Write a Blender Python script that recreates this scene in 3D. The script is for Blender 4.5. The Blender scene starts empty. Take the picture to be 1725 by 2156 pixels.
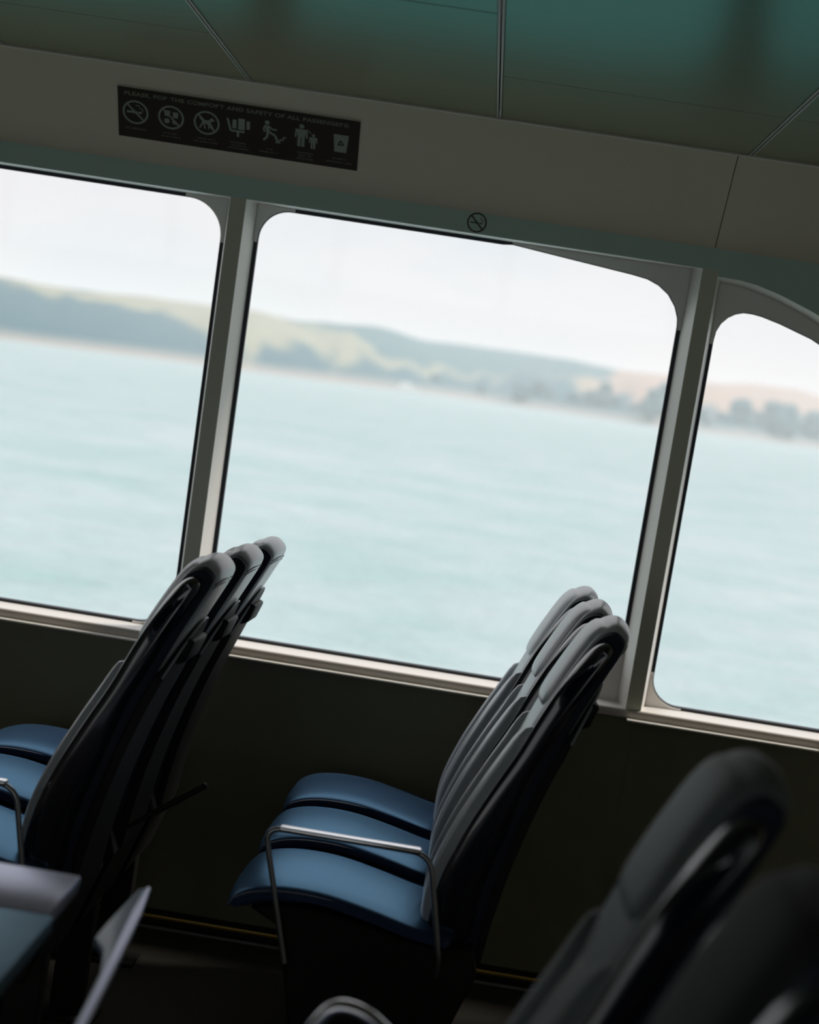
import bpy, bmesh, math, random
from mathutils import Vector, Matrix, noise
random.seed(7)
SC = bpy.context.scene
COL = SC.collection
PI = math.pi

# ------------------------------------------------------------------ helpers
def link(o, parent=None):
    COL.objects.link(o)
    if parent is not None:
        o.parent = parent
    return o

def tag(o, label=None, cat=None, group=None, kind=None):
    if label: o['label'] = label
    if cat: o['category'] = cat
    if group: o['group'] = group
    if kind: o['kind'] = kind
    return o

def mesh_obj(name, verts, faces, m, parent=None, smooth=False, bevel=0.0, fix=True, seg=2):
    me = bpy.data.meshes.new(name)
    me.from_pydata([tuple(v) for v in verts], [], faces)
    if fix:
        bm = bmesh.new(); bm.from_mesh(me)
        bmesh.ops.remove_doubles(bm, verts=bm.verts, dist=1e-6)
        bmesh.ops.recalc_face_normals(bm, faces=bm.faces)
        if bevel > 0:
            es = [e for e in bm.edges if len(e.link_faces) == 2 and e.calc_face_angle(0) > 0.6]
            bmesh.ops.bevel(bm, geom=es, offset=bevel, segments=seg, affect='EDGES', profile=0.5, clamp_overlap=True)
        bm.to_mesh(me); bm.free()
    me.materials.append(m)
    if smooth:
        for p in me.polygons: p.use_smooth = True
        try: me.set_sharp_from_angle(angle=math.radians(42))
        except Exception: pass
    return link(bpy.data.objects.new(name, me), parent)

def empty(name, loc, rot=(0, 0, 0)):
    o = bpy.data.objects.new(name, None)
    o.empty_display_size = 0.1
    o.location = loc; o.rotation_euler = rot
    return link(o)

def box_vf(x0, x1, y0, y1, z0, z1, off=0):
    v = [(x, y, z) for x in (x0, x1) for y in (y0, y1) for z in (z0, z1)]
    f = [(0, 1, 3, 2), (4, 6, 7, 5), (0, 4, 5, 1), (2, 3, 7, 6), (0, 2, 6, 4), (1, 5, 7, 3)]
    return v, [tuple(i + off for i in q) for q in f]

def box(name, x0, x1, y0, y1, z0, z1, m, parent=None, bevel=0.0):
    v, f = box_vf(x0, x1, y0, y1, z0, z1)
    return mesh_obj(name, v, f, m, parent, bevel=bevel, smooth=bevel > 0)

def catmull(pts, n=6, closed=True):
    out = []; N = len(pts)
    rng = range(N) if closed else range(N - 1)
    for i in rng:
        def g(k):
            return Vector(pts[k % N]) if closed else Vector(pts[max(0, min(N - 1, k))])
        p0, p1, p2, p3 = g(i - 1), g(i), g(i + 1), g(i + 2)
        for j in range(n):
            t = j / n
            out.append(0.5 * ((2 * p1) + (-p0 + p2) * t + (2 * p0 - 5 * p1 + 4 * p2 - p3) * t * t + (-p0 + 3 * p1 - 3 * p2 + p3) * t ** 3))
    if not closed: out.append(Vector(pts[-1]))
    return out

def inset_poly(pts, d):
    """move every vertex of a closed 2D polygon inwards by d (negative: outwards)"""
    N = len(pts); A = 0
    for i in range(N):
        a, b = pts[i], pts[(i + 1) % N]
        A += a[0] * b[1] - b[0] * a[1]
    s = 1 if A > 0 else -1
    out = []
    for i in range(N):
        a, b, c = Vector(pts[i - 1]), Vector(pts[i]), Vector(pts[(i + 1) % N])
        e1, e2 = (b - a), (c - b)
        if e1.length < 1e-9: e1 = e2
        if e2.length < 1e-9: e2 = e1
        n1 = Vector((-e1.y, e1.x)).normalized(); n2 = Vector((-e2.y, e2.x)).normalized()
        n = n1 + n2
        if n.length < 1e-6: n = n1
        n.normalize()
        k = max(0.35, n.dot(n1))
        out.append(b + n * (s * d / k))
    return out

def loft_y(name, outline, secs, m, parent=None, deform=None, smooth=True):
    """closed outline in x-z swept along y; secs = [(y, inset)]"""
    V = []; F = []; N = len(outline)
    for (y, ins) in secs:
        for p in inset_poly(outline, ins):
            q = (p[0], y, p[1])
            V.append(deform(q) if deform else q)
    for s in range(len(secs) - 1):
        for i in range(N):
            j = (i + 1) % N
            F.append((s * N + i, s * N + j, (s + 1) * N + j, (s + 1) * N + i))
    F.append(tuple(range(N)))
    F.append(tuple((len(secs) - 1) * N + i for i in range(N)))
    return mesh_obj(name, V, F, m, parent, smooth=smooth)

def tube(name, path, r, m, parent=None, n=12, rs=None):
    path = [Vector(p) for p in path]; V = []; F = []
    prev = None
    for i, p in enumerate(path):
        t = (path[min(i + 1, len(path) - 1)] - path[max(i - 1, 0)]).normalized()
        if prev is None:
            a = Vector((0, 1, 0)) if abs(t.y) < 0.9 else Vector((1, 0, 0))
            u = (a - t * a.dot(t)).normalized()
        else:
            u = (prev - t * prev.dot(t)).normalized()
        prev = u; w = t.cross(u)
        rr = rs[i] if rs else r
        for k in range(n):
            a = 2 * PI * k / n
            V.append(p + (u * math.cos(a) + w * math.sin(a)) * rr)
    for i in range(len(path) - 1):
        for k in range(n):
            l = (k + 1) % n
            F.append((i * n + k, i * n + l, (i + 1) * n + l, (i + 1) * n + k))
    F.append(tuple(range(n))); F.append(tuple((len(path) - 1) * n + k for k in range(n)))
    return mesh_obj(name, V, F, m, parent, smooth=True)

def round_path(pts, r, n=6):
    pts = [Vector(p) for p in pts]; out = [pts[0]]
    for i in range(1, len(pts) - 1):
        a, b, c = pts[i - 1], pts[i], pts[i + 1]
        u = (a - b).normalized(); w = (c - b).normalized()
        rr = min(r, (a - b).length * 0.48, (c - b).length * 0.48)
        for k in range(n + 1):
            t = k / n
            out.append((b + u * rr) * (1 - t) ** 2 + b * 2 * t * (1 - t) + (b + w * rr) * t * t)
    out.append(pts[-1]); return out

def interp(tab, x):
    if x <= tab[0][0]: return tab[0][1]
    for (a, b), (c, d) in zip(tab, tab[1:]):
        if x <= c: return b + (d - b) * (x - a) / (c - a)
    return tab[-1][1]

def cinterp(tab, x):
    n = len(tab)
    if x <= tab[0][0]: return tab[0][1] + (x - tab[0][0]) * (tab[1][1] - tab[0][1]) / (tab[1][0] - tab[0][0])
    if x >= tab[-1][0]: return tab[-1][1] + (x - tab[-1][0]) * (tab[-1][1] - tab[-2][1]) / (tab[-1][0] - tab[-2][0])
    def sl(i):
        a, b = max(i - 1, 0), min(i + 1, n - 1)
        return (tab[b][1] - tab[a][1]) / (tab[b][0] - tab[a][0])
    for i in range(n - 1):
        if x <= tab[i + 1][0]:
            h = tab[i + 1][0] - tab[i][0]; t = (x - tab[i][0]) / h
            return ((2 * t ** 3 - 3 * t * t + 1) * tab[i][1] + (t ** 3 - 2 * t * t + t) * h * sl(i) + (-2 * t ** 3 + 3 * t * t) * tab[i + 1][1] + (t ** 3 - t * t) * h * sl(i + 1))

def sinterp(tab, x):
    if x <= tab[0][0]: return tab[0][1]
    for (a, b), (c, d) in zip(tab, tab[1:]):
        if x <= c:
            t = (x - a) / (c - a); t = t * t * (3 - 2 * t)
            return b + (d - b) * t
    return tab[-1][1]

# ------------------------------------------------------------------ materials
def mat(name, col, rough=0.6, metal=0.0, var=0.0, vscale=8.0, bump=0.0, bscale=200.0, spec=0.5, coat=0.0, col2=None, sheen=0.0, tint=None):
    m = bpy.data.materials.new(name); m.use_nodes = True
    nt = m.node_tree; b = nt.nodes['Principled BSDF']
    b.inputs['Base Color'].default_value = (*col, 1)
    b.inputs['Roughness'].default_value = rough
    b.inputs['Metallic'].default_value = metal
    b.inputs['Specular IOR Level'].default_value = spec
    if coat: b.inputs['Coat Weight'].default_value = coat; b.inputs['Coat Roughness'].default_value = 0.08
    if sheen: b.inputs['Sheen Weight'].default_value = sheen; b.inputs['Sheen Roughness'].default_value = 0.35
    if tint: b.inputs['Specular Tint'].default_value = (*tint, 1); b.inputs['Sheen Tint'].default_value = (*tint, 1)
    tc = nt.nodes.new('ShaderNodeTexCoord')
    if var > 0 or col2:
        n = nt.nodes.new('ShaderNodeTexNoise'); n.inputs['Scale'].default_value = vscale; n.inputs['Detail'].default_value = 4
        nt.links.new(tc.outputs['Object'], n.inputs['Vector'])
        mx = nt.nodes.new('ShaderNodeMix'); mx.data_type = 'RGBA'
        c2 = col2 if col2 else tuple(c * (1 + var) for c in col)
        c1 = col if col2 else tuple(c * (1 - var) for c in col)
        mx.inputs[6].default_value = (*c1, 1); mx.inputs[7].default_value = (*c2, 1)
        nt.links.new(n.outputs['Fac'], mx.inputs[0]); nt.links.new(mx.outputs[2], b.inputs['Base Color'])
    if bump > 0:
        n2 = nt.nodes.new('ShaderNodeTexNoise'); n2.inputs['Scale'].default_value = bscale; n2.inputs['Detail'].default_value = 3
        nt.links.new(tc.outputs['Object'], n2.inputs['Vector'])
        bp = nt.nodes.new('ShaderNodeBump'); bp.inputs['Strength'].default_value = bump; bp.inputs['Distance'].default_value = 0.002
        nt.links.new(n2.outputs['Fac'], bp.inputs['Height']); nt.links.new(bp.outputs['Normal'], b.inputs['Normal'])
    return m

M = {
    'ceiling': mat('ceiling_panel', (0.20, 0.15, 0.10), 0.29, var=0.03, spec=0.48, tint=(0.25, 0.9, 0.82)),
    'seam': mat('ceiling_seam_strip', (0.30, 0.30, 0.25), 0.5),
    'ceil_gap': mat('ceiling_joint', (0.10, 0.12, 0.11), 0.8),
    'cove': mat('cove_panel', (0.86, 0.80, 0.64), 0.5, var=0.03, bump=0.05),
    'wall': mat('wall_paint', (0.64, 0.82, 0.74), 0.45, var=0.03),
    'post': mat('post_paint', (0.80, 0.82, 0.66), 0.5, var=0.03),
    'trim': mat('trim_beige', (0.66, 0.60, 0.53), 0.4, var=0.03),
    'frame': mat('frame_paint', (0.90, 0.87, 0.82), 0.4, var=0.03),
    'lower': mat('lower_wall_lining', (0.21, 0.21, 0.14), 0.85, var=0.15, bump=0.3, bscale=400),
    'lip': mat('sill_lip', (0.92, 0.88, 0.80), 0.35),
    'gasket': mat('gasket_rubber', (0.012, 0.014, 0.022), 0.5),
    'floor': mat('floor_carpet', (0.022, 0.019, 0.011), 0.95, var=0.3, vscale=60),
    'dark': mat('dark_plastic', (0.010, 0.010, 0.008), 0.6, spec=0.3),
    'brass': mat('brass_strip', (0.50, 0.33, 0.08), 0.35, metal=0.6),
    'greystrip': mat('grey_strip', (0.16, 0.19, 0.17), 0.4),
    'fabric': mat('grey_upholstery', (0.50, 0.57, 0.62), 0.27, var=0.06, vscale=40, bump=0.04, bscale=500, spec=0.8, sheen=0.5),
    'fabric_shaded': mat('shaded_grey_upholstery', (0.16, 0.19, 0.20), 0.6, var=0.06, vscale=40, bump=0.15, bscale=500),  # grey upholstery with the shade of the near side put into its colour
    'fabric_deep_shade': mat('deep_shade_upholstery', (0.030, 0.034, 0.032), 0.75, spec=0.3),  # the same upholstery, painted darker still for deeper shade
    'navy': mat('navy_band', (0.010, 0.014, 0.035), 0.75),
    'cap': mat('glossy_end_cap', (0.008, 0.011, 0.022), 0.16, spec=0.6, coat=0.7),
    'rim': mat('pale_edge_glint', (0.30, 0.33, 0.35), 0.4),
    'shell': mat('back_shell_plastic', (0.008, 0.008, 0.007), 0.6, spec=0.25),
    'blue': mat('blue_vinyl', (0.05, 0.135, 0.25), 0.32, var=0.08, vscale=25, bump=0.12, bscale=350, spec=0.8, tint=(0.22, 0.62, 0.95)),
    'piping': mat('blue_piping', (0.06, 0.10, 0.16), 0.45),
    'chrome': mat('polished_steel', (0.86, 0.87, 0.90), 0.27, metal=1.0),
    'steel': mat('satin_steel', (0.45, 0.48, 0.50), 0.3, metal=0.9),
    'laminate': mat('table_laminate', (0.15, 0.22, 0.27), 0.5, var=0.25, vscale=30),
    'pale': mat('pale_laminate', (0.84, 0.87, 1.0), 0.32, var=0.03, spec=1.0),
    'rail': mat('grey_blue_rail', (0.24, 0.36, 0.48), 0.35),
    'sign': mat('sign_brown', (0.030, 0.018, 0.009), 0.6),
    'signink': mat('sign_ink', (0.36, 0.40, 0.34), 0.6),
    'signdim': mat('sign_faint_ink', (0.24, 0.24, 0.18), 0.6),
    'smoke': mat('sticker_dark_red', (0.05, 0.025, 0.018), 0.6),
    'cabin': mat('cabin_wall', (0.55, 0.50, 0.40), 0.7, var=0.05),
    'white': mat('white_paint', (0.8, 0.8, 0.78), 0.4),
    'bark': mat('bark', (0.10, 0.08, 0.06), 0.9),
}

def satin(name, diff, gloss, rough, f0, gain, power, var=0.0, vscale=20.0):
    # matt body under a tinted satin finish that shows towards grazing angles
    m = bpy.data.materials.new(name); m.use_nodes = True
    nt = m.node_tree; nt.nodes.clear(); N = nt.nodes.new; L = nt.links.new
    out = N('ShaderNodeOutputMaterial'); d = N('ShaderNodeBsdfDiffuse'); g = N('ShaderNodeBsdfGlossy'); mx = N('ShaderNodeMixShader')
    d.inputs['Color'].default_value = (*diff, 1); g.inputs['Color'].default_value = (*gloss, 1); g.inputs['Roughness'].default_value = rough
    if var:
        tc = N('ShaderNodeTexCoord'); n = N('ShaderNodeTexNoise'); n.inputs['Scale'].default_value = vscale; n.inputs['Detail'].default_value = 4
        L(tc.outputs['Object'], n.inputs['Vector'])
        mc = N('ShaderNodeMix'); mc.data_type = 'RGBA'
        mc.inputs[6].default_value = (*[c * (1 - var) for c in diff], 1); mc.inputs[7].default_value = (*[c * (1 + var) for c in diff], 1)
        L(n.outputs['Fac'], mc.inputs[0]); L(mc.outputs[2], d.inputs['Color'])
    lw = N('ShaderNodeLayerWeight'); lw.inputs['Blend'].default_value = 0.5
    pw = N('ShaderNodeMath'); pw.operation = 'POWER'; pw.inputs[1].default_value = power
    ma = N('ShaderNodeMath'); ma.operation = 'MULTIPLY_ADD'; ma.inputs[1].default_value = gain; ma.inputs[2].default_value = f0
    L(lw.outputs['Facing'], pw.inputs[0]); L(pw.outputs[0], ma.inputs[0]); L(ma.outputs[0], mx.inputs[0])
    L(d.outputs[0], mx.inputs[1]); L(g.outputs[0], mx.inputs[2]); L(mx.outputs[0], out.inputs['Surface'])
    return m
M['ceiling'] = satin('ceiling_panel', (0.29, 0.21, 0.135), (0.20, 0.70, 0.64), 0.24, 0.03, 0.44, 4.0, 0.03)
M['blue'] = satin('blue_vinyl', (0.040, 0.065, 0.145), (0.26, 0.52, 0.76), 0.30, 0.04, 0.85, 3.0, 0.10, 25)
M['pale'] = satin('pale_laminate', (0.72, 0.74, 0.92), (0.80, 0.84, 1.0), 0.28, 0.05, 0.95, 3.0, 0.03)
M['laminate'] = satin('table_laminate', (0.14, 0.20, 0.26), (0.42, 0.62, 0.74), 0.40, 0.04, 0.6, 3.0, 0.25, 30)

def glass_mat():
    m = bpy.data.materials.new('window_glass'); m.use_nodes = True
    nt = m.node_tree; nt.nodes.clear()
    out = nt.nodes.new('ShaderNodeOutputMaterial')
    tr = nt.nodes.new('ShaderNodeBsdfTransparent'); tr.inputs[0].default_value = (0.985, 0.992, 0.992, 1)
    gl = nt.nodes.new('ShaderNodeBsdfGlossy'); gl.inputs['Roughness'].default_value = 0.02
    lw = nt.nodes.new('ShaderNodeLayerWeight'); lw.inputs['Blend'].default_value = 0.5
    pw = nt.nodes.new('ShaderNodeMath'); pw.operation = 'POWER'; pw.inputs[1].default_value = 5.0
    ma = nt.nodes.new('ShaderNodeMath'); ma.operation = 'MULTIPLY_ADD'; ma.inputs[1].default_value = 0.9; ma.inputs[2].default_value = 0.035
    nt.links.new(lw.outputs['Facing'], pw.inputs[0]); nt.links.new(pw.outputs[0], ma.inputs[0])
    mx = nt.nodes.new('ShaderNodeMixShader')
    nt.links.new(ma.outputs[0], mx.inputs[0]); nt.links.new(tr.outputs[0], mx.inputs[1]); nt.links.new(gl.outputs[0], mx.inputs[2])
    nt.links.new(mx.outputs[0], out.inputs['Surface'])
    return m
M['glass'] = glass_mat()

# ------------------------------------------------------------------ window wall geometry
D, ZS, LEAN = 5.1, 0.78, math.radians(5)
SL, CL = math.sin(LEAN), math.cos(LEAN)
def WP(u, v, o=0.0):
    return Vector((u, D - v * SL + o * CL, ZS + v * CL + o * SL))
OFF = 0.08

def arc(cx, cy, r, a0, a1, n=10):
    return [(cx + r * math.cos(math.radians(a0 + (a1 - a0) * k / n)), cy + r * math.sin(math.radians(a0 + (a1 - a0) * k / n))) for k in range(n + 1)]

VB, VT = -0.034, 1.264       # daylight bottom / top
def std_loop(u0, u1, rl=0.095, rr=0.105, tl=None, tr=None):
    """daylight outline counter-clockwise from the bottom left corner, split by corner"""
    bl = arc(u0 + rl, VB + rl, rl, 180, 270)
    br = arc(u1 - rr, VB + rr, rr, 270, 360)
    trc = tr if tr else arc(u1 - rr, VT - rr, rr, 0, 90)
    tlc = tl if tl else arc(u0 + rl, VT - rl, rl, 90, 180)
    return bl, br, trc, tlc

def corner_piece(pc, corner_pts, arc_pts, parent):
    V = []; F = []
    poly = [Vector(p) for p in corner_pts] + [Vector(p) for p in arc_pts]
    n = len(poly)
    for o in (OFF - 0.004, OFF + 0.004):
        for p in poly: V.append(WP(p[0], p[1], o))
    F.append(tuple(range(n))); F.append(tuple(range(n, 2 * n)))
    for i in range(n):
        j = (i + 1) % n
        F.append((i, j, n + j, n + i))
    return mesh_obj('corner_piece', V, F, M['frame'], parent)

G = 0.012
def make_window(idx, corners, inner, outer, spans):
    """corners: daylight corners bl, br, tr, tl; inner / outer: matching loops of the splayed reveal"""
    root = empty('window_%d' % idx, WP((inner[0][0] + inner[1][0]) / 2, -0.04, 0.04))
    root['kind'] = 'structure'
    loc = root.location
    def fix(o):
        for v in o.data.vertices: v.co -= loc
        return o
    n = len(inner); V = [WP(u, v, 0) for u, v in inner] + [WP(u, v, OFF) for u, v in outer]
    F = [(i, (i + 1) % n, n + (i + 1) % n, n + i) for i in range(n)]
    fix(mesh_obj('window_frame', V, F, M['frame'], root))
    day = [p for c in corners for p in c]
    big = inset_poly(day, -0.020)
    V = []; F = []; m = len(day)
    for ring, o in ((day, OFF + 0.004), (big, OFF + 0.004), (big, OFF + 0.022), (day, OFF + 0.022)):
        V += [WP(p[0], p[1], o) for p in ring]
    for a, b in ((0, 1), (1, 2), (2, 3), (3, 0)):
        for i in range(m):
            j = (i + 1) % m
            F.append((a * m + i, a * m + j, b * m + j, b * m + i))
    fix(mesh_obj('gasket', V, F, M['gasket'], root))
    V = [WP(p[0], p[1], OFF + 0.012) for p in big]
    F = [tuple(range(m))]
    fix(mesh_obj('pane', V, F, M['glass'], root))
    for cp, ap in spans:
        fix(corner_piece(None, cp, ap, root))
    return root

def off_arc(pts, d):
    """corner arc (ccw along the daylight edge) moved outwards by d, reversed so it closes a corner polygon"""
    out = []
    for i, p in enumerate(pts):
        a = Vector(pts[max(i - 1, 0)]); b = Vector(pts[min(i + 1, len(pts) - 1)])
        t = (b - a).normalized(); nrm = Vector((t.y, -t.x))
        out.append(Vector(p) + nrm * d)
    return list(reversed(out))

def std_spans(corners, u0, u1, ext=0.012, skip=()):
    bl, br, tr, tl = corners; S = []
    L, R, B, T = u0 - G, u1 + G, VB - 0.008, VT + G
    e = ext; d = 0.003
    if 'bl' not in skip:
        q = off_arc(bl, d); S.append(([(L, q[-1][1] + e), (L, B), (q[0][0] + e, B), (q[0][0] + e, q[0][1])], q + [Vector((q[-1][0], q[-1][1] + e))]))
    if 'br' not in skip:
        q = off_arc(br, d); S.append(([(q[-1][0] - e, q[-1][1]), (q[-1][0] - e, B), (R, B), (R, q[0][1] + e), (q[0][0], q[0][1] + e)], q))
    if 'tr' not in skip:
        q = off_arc(tr, d); S.append(([(R, q[-1][1] - e), (R, T), (q[0][0] - e, T), (q[0][0] - e, q[0][1])], q + [Vector((q[-1][0], q[-1][1] - e))]))
    if 'tl' not in skip:
        q = off_arc(tl, d); S.append(([(q[-1][0] + e, q[-1][1]), (q[-1][0] + e, T), (L, T), (L, q[0][1] - e), (q[0][0], q[0][1] - e)], q))
    return S

VI_B, VI_T = -0.042, 1.283
def std_window(idx, iu0, iu1, u0, u1, **k):
    c = std_loop(u0, u1)
    inner = [(iu0, VI_B), (iu1, VI_B), (iu1, VI_T), (iu0, VI_T)]
    outer = [(u0 - G, VB - 0.008), (u1 + G, VB - 0.008), (u1 + G, VT + G), (u0 - G, VT + G)]
    return make_window(idx, c, inner, outer, std_spans(c, u0, u1))

std_window(1, -2.180, -0.843, -2.144, -0.872)
std_window(4, -3.563, -2.226, -3.527, -2.255)
# middle window: its top right corner is cut by a long sloping fillet
u0, u1 = -0.760, 0.505
tr2 = [(0.505, 1.105), (0.502, 1.128), (0.489, 1.160), (0.464, 1.192), (0.432, 1.214), (0.397, 1.227), (0.352, 1.2335), (0.18, 1.2495), (-0.010, 1.2675), (-0.04, 1.2642)]
c2 = list(std_loop(u0, u1, 0.088, 0.165)); c2[2] = tr2
sp = std_spans(c2, u0, u1, skip=('tr',))
q = off_arc(tr2[:-1], 0.003)
sp.append(([(u1 + G, 1.095), (u1 + G, VT + G), (-0.012, VT + G)], q + [Vector((u1 + 0.003, 1.095))]))
make_window(2, c2, [(-0.796, VI_B), (0.541, VI_B), (0.541, VI_T), (-0.796, VI_T)],
            [(u0 - G, VB - 0.008), (u1 + G, VB - 0.008), (u1 + G, VT + G), (u0 - G, VT + G)], sp)
# right window: its top edge falls away to the right
bl3 = arc(0.618 + 0.085, VB + 0.085, 0.085, 180, 270)
br3 = arc(1.36, VB + 0.07, 0.07, 270, 360)
tr3 = [(1.43, 0.22), (1.425, 0.34), (1.40, 0.50), (1.345, 0.68), (1.26, 0.845), (1.15, 0.975), (1.03, 1.065), (0.90, 1.126), (0.801, 1.156)]
tl3 = [(0.745, 1.169), (0.715, 1.1725), (0.690, 1.172), (0.668, 1.165), (0.648, 1.152), (0.631, 1.132), (0.621, 1.108), (0.618, 1.08)]
in3 = [(0.587, VI_B), (1.48, VI_B), (1.48, 0.22), (1.475, 0.35), (1.45, 0.52), (1.395, 0.71), (1.305, 0.89), (1.19, 1.03), (1.06, 1.125), (0.875, 1.206), (0.776, 1.240), (0.700, 1.259), (0.650, 1.265), (0.587, 1.266)]
ou3 = [(0.606, VB - 0.008), (1.465, VB - 0.008), (1.465, 0.22), (1.46, 0.347), (1.436, 0.513), (1.382, 0.70), (1.294, 0.877), (1.181, 1.015), (1.053, 1.109), (0.870, 1.190), (0.772, 1.224), (0.697, 1.242), (0.650, 1.248), (0.606, 1.249)]
q = off_arc(bl3, 0.003)
s3 = [([(0.606, q[-1][1] + 0.012), (0.606, VB - 0.008), (q[0][0] + 0.012, VB - 0.008), (q[0][0] + 0.012, q[0][1])], q + [Vector((q[-1][0], q[-1][1] + 0.012))])]
q = off_arc(tr3 + tl3, 0.003)
s3.append((list(reversed([(0.606, 1.07)] + list(reversed(ou3[2:])))) and [(1.465, 0.20)] + ou3[2:] + [(0.606, 1.07), (0.615, 1.07)], q))
make_window(3, (bl3, br3, tr3, tl3), in3, ou3, s3)

# wall around the windows
XL, XR = -6.0, 1.85
V = []; F = []
def quad(*pts):
    i = len(V); V.extend(pts); F.append(tuple(range(i, i + len(pts))))
VH = 1.346
for a, b in ((-0.843, -0.796), (0.541, 0.587), (-2.226, -2.180)):
    quad(WP(a, VI_B), WP(b, VI_B), WP(b, VI_T), WP(a, VI_T))
w = mesh_obj('wall_posts', V, F, M['post']); tag(w, kind='structure')
V = []; F = []
quad(WP(XL, VI_B), WP(-3.563, VI_B), WP(-3.563, VI_T), WP(XL, VI_T))
quad(WP(XL, VI_T), WP(0.587, VI_T), WP(0.587, VH), WP(XL, VH))
tp = in3[2:]
quad(*([WP(0.587, VH)] + [WP(*p) for p in reversed(tp)] + [WP(1.48, VI_B), WP(XR, VI_B), WP(XR, VH)]))
w = mesh_obj('wall_window', V, F, M['wall']); tag(w, kind='structure')
# lower wall, with one vertical panel joint
V = []; F = []
zl = ZS - 0.066 * CL; yl = D + 0.066 * SL
for a, b in ((XL, -1.62), (-1.618, 0.570), (0.572, XR)):
    quad(Vector((a, yl, zl)), Vector((b, yl, zl)), Vector((b, D + 0.01, -0.2)), Vector((a, D + 0.01, -0.2)))
quad(Vector((XL, yl + .005, zl)), Vector((XR, yl + .005, zl)), Vector((XR, D + 0.015, -0.2)), Vector((XL, D + 0.015, -0.2)))
w = mesh_obj('wall_lower', V, F, M['lower']); tag(w, kind='structure')
# sill: rounded front face and a thin lip under it
V = []; F = []
prof = [(-0.042, 0.0), (-0.0435, -0.004), (-0.047, -0.007), (-0.056, -0.008), (-0.067, -0.008), (-0.067, 0.01)]
for i in range(len(prof) - 1):
    (v0, o0), (v1, o1) = prof[i], prof[i + 1]
    quad(WP(XL, v0, o0), WP(XR, v0, o0), WP(XR, v1, o1), WP(XL, v1, o1))
w = mesh_obj('trim_1', V, F, M['trim'], smooth=True); tag(w, kind='structure')
for k, (a, b) in enumerate(((XL, -0.80), (-0.80, 0.36), (0.548, 1.125), (1.14, XR))):
    V = []; F = []
    pr = [(-0.0665, -0.005), (-0.0665, -0.032), (-0.0705, -0.033), (-0.0715, -0.005)]
    n = len(pr)
    for u in (a, b): V += [WP(u, *p) for p in pr]
    F = [(i, (i + 1) % n, n + (i + 1) % n, n + i) for i in range(n)] + [tuple(range(n)), tuple(range(n, 2 * n))]
    w = mesh_obj('trim_%d' % (k + 2), V, F, M['lip']); tag(w, kind='structure')
# sloping cove panel above the windows
TC = math.radians(38)
CY, CZ = D - 1.350 * SL, ZS + 1.350 * CL
def CP(u, s, o=0.0):     # s up the cove, o towards the room
    return Vector((u, CY - s * math.sin(TC) - o * math.cos(TC), CZ + s * math.cos(TC) - o * math.sin(TC)))
ZC = 2.365
SJ = (ZC - CZ) / math.cos(TC)
V = []; F = []
for a, b in ((XL, -1.9), (-1.897, 0.5635), (0.5665, XR)):
    quad(CP(a, -0.004, 0.004), CP(b, -0.004, 0.004), CP(b, SJ, 0.004), CP(a, SJ, 0.004))
    quad(CP(a, -0.004, 0.004), CP(b, -0.004, 0.004), CP(b, -0.004, -0.01), CP(a, -0.004, -0.01))
    quad(CP(b, -0.004, 0.004), CP(b, SJ, 0.004), CP(b + .003, SJ, -0.001), CP(b + .003, -0.004, -0.001))
w = mesh_obj('wall_cove', V, F, M['cove']); tag(w, kind='structure')
V = []; F = []
quad(CP(XL, -0.006, -0.012), CP(XR, -0.006, -0.012), CP(XR, SJ, -0.012), CP(XL, SJ, -0.012))
quad(WP(XL, VH), WP(XR, VH), WP(XR, VH + 0.012, 0.012), WP(XL, VH + 0.012, 0.012))
w = mesh_obj('trim_6', V, F, M['ceil_gap']); tag(w, kind='structure')
JY = CY - SJ * math.sin(TC)
w = tube('trim_7', [(XL, JY - 0.002, ZC - 0.001), (XR, JY - 0.002, ZC - 0.001)], 0.006, M['trim'], n=10); tag(w, kind='structure')

# ceiling: staggered panels with open joints over a dark backing
xs = [-0.803 + 0.701 * k for k in range(-8, 5)]
bm_v = []; bm_f = []
def panel(x0, x1, y0, y1):
    v, f = box_vf(x0 + .007, x1 - .007, y0 + .0016, y1 - .0016, ZC, ZC + 0.02, len(bm_v))
    bm_v.extend(v); bm_f.extend(f)
rows = [[4.18, 2.9, 1.5, 0.1, -1.3, -2.7], [3.514, 2.2, 0.8, -0.6, -2.0, -3.3], [4.18, 3.508, 2.2, 0.8, -0.6, -2.0, -3.3], [4.18, 2.9, 1.5, 0.1, -1.3, -2.7]]
for k in range(len(xs) - 1):
    kk = k - 7
    r = rows[kk % 4] if kk != 2 else rows[3]
    ys = [JY - 0.004] + r + [-4.0]
    for y1, y0 in zip(ys, ys[1:]):
        panel(xs[k], xs[k + 1], y0, y1)
w = mesh_obj('ceiling', bm_v, bm_f, M['ceiling'], bevel=0.002); tag(w, kind='structure')
for k, x in enumerate(xs):
    V = []; F = []
    for a, b in ((-0.0068, -0.0018), (0.0018, 0.0068)):
        v, f = box_vf(x + a, x + b, -4.0, JY - 0.012, ZC - 0.003, ZC + 0.02, len(V)); V += v; F += f
    w = mesh_obj('trim_%d' % (20 + k), V, F, M['seam']); tag(w, kind='structure')
w = box('ceiling_backing', XL, XR, -4.0, CY + .1, ZC + 0.018, ZC + 0.05, M['ceil_gap']); tag(w, kind='structure')

# roof edge overhanging the windows outside
w = box('roof_overhang', XL, 3.2, 4.85, 5.50, 2.42, 2.50, M['white'], bevel=0.01); tag(w, kind='structure')
w = box('roof', XL - .1, 3.2, -4.2, 4.85, 2.43, 2.50, M['white']); tag(w, kind='structure')

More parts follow.
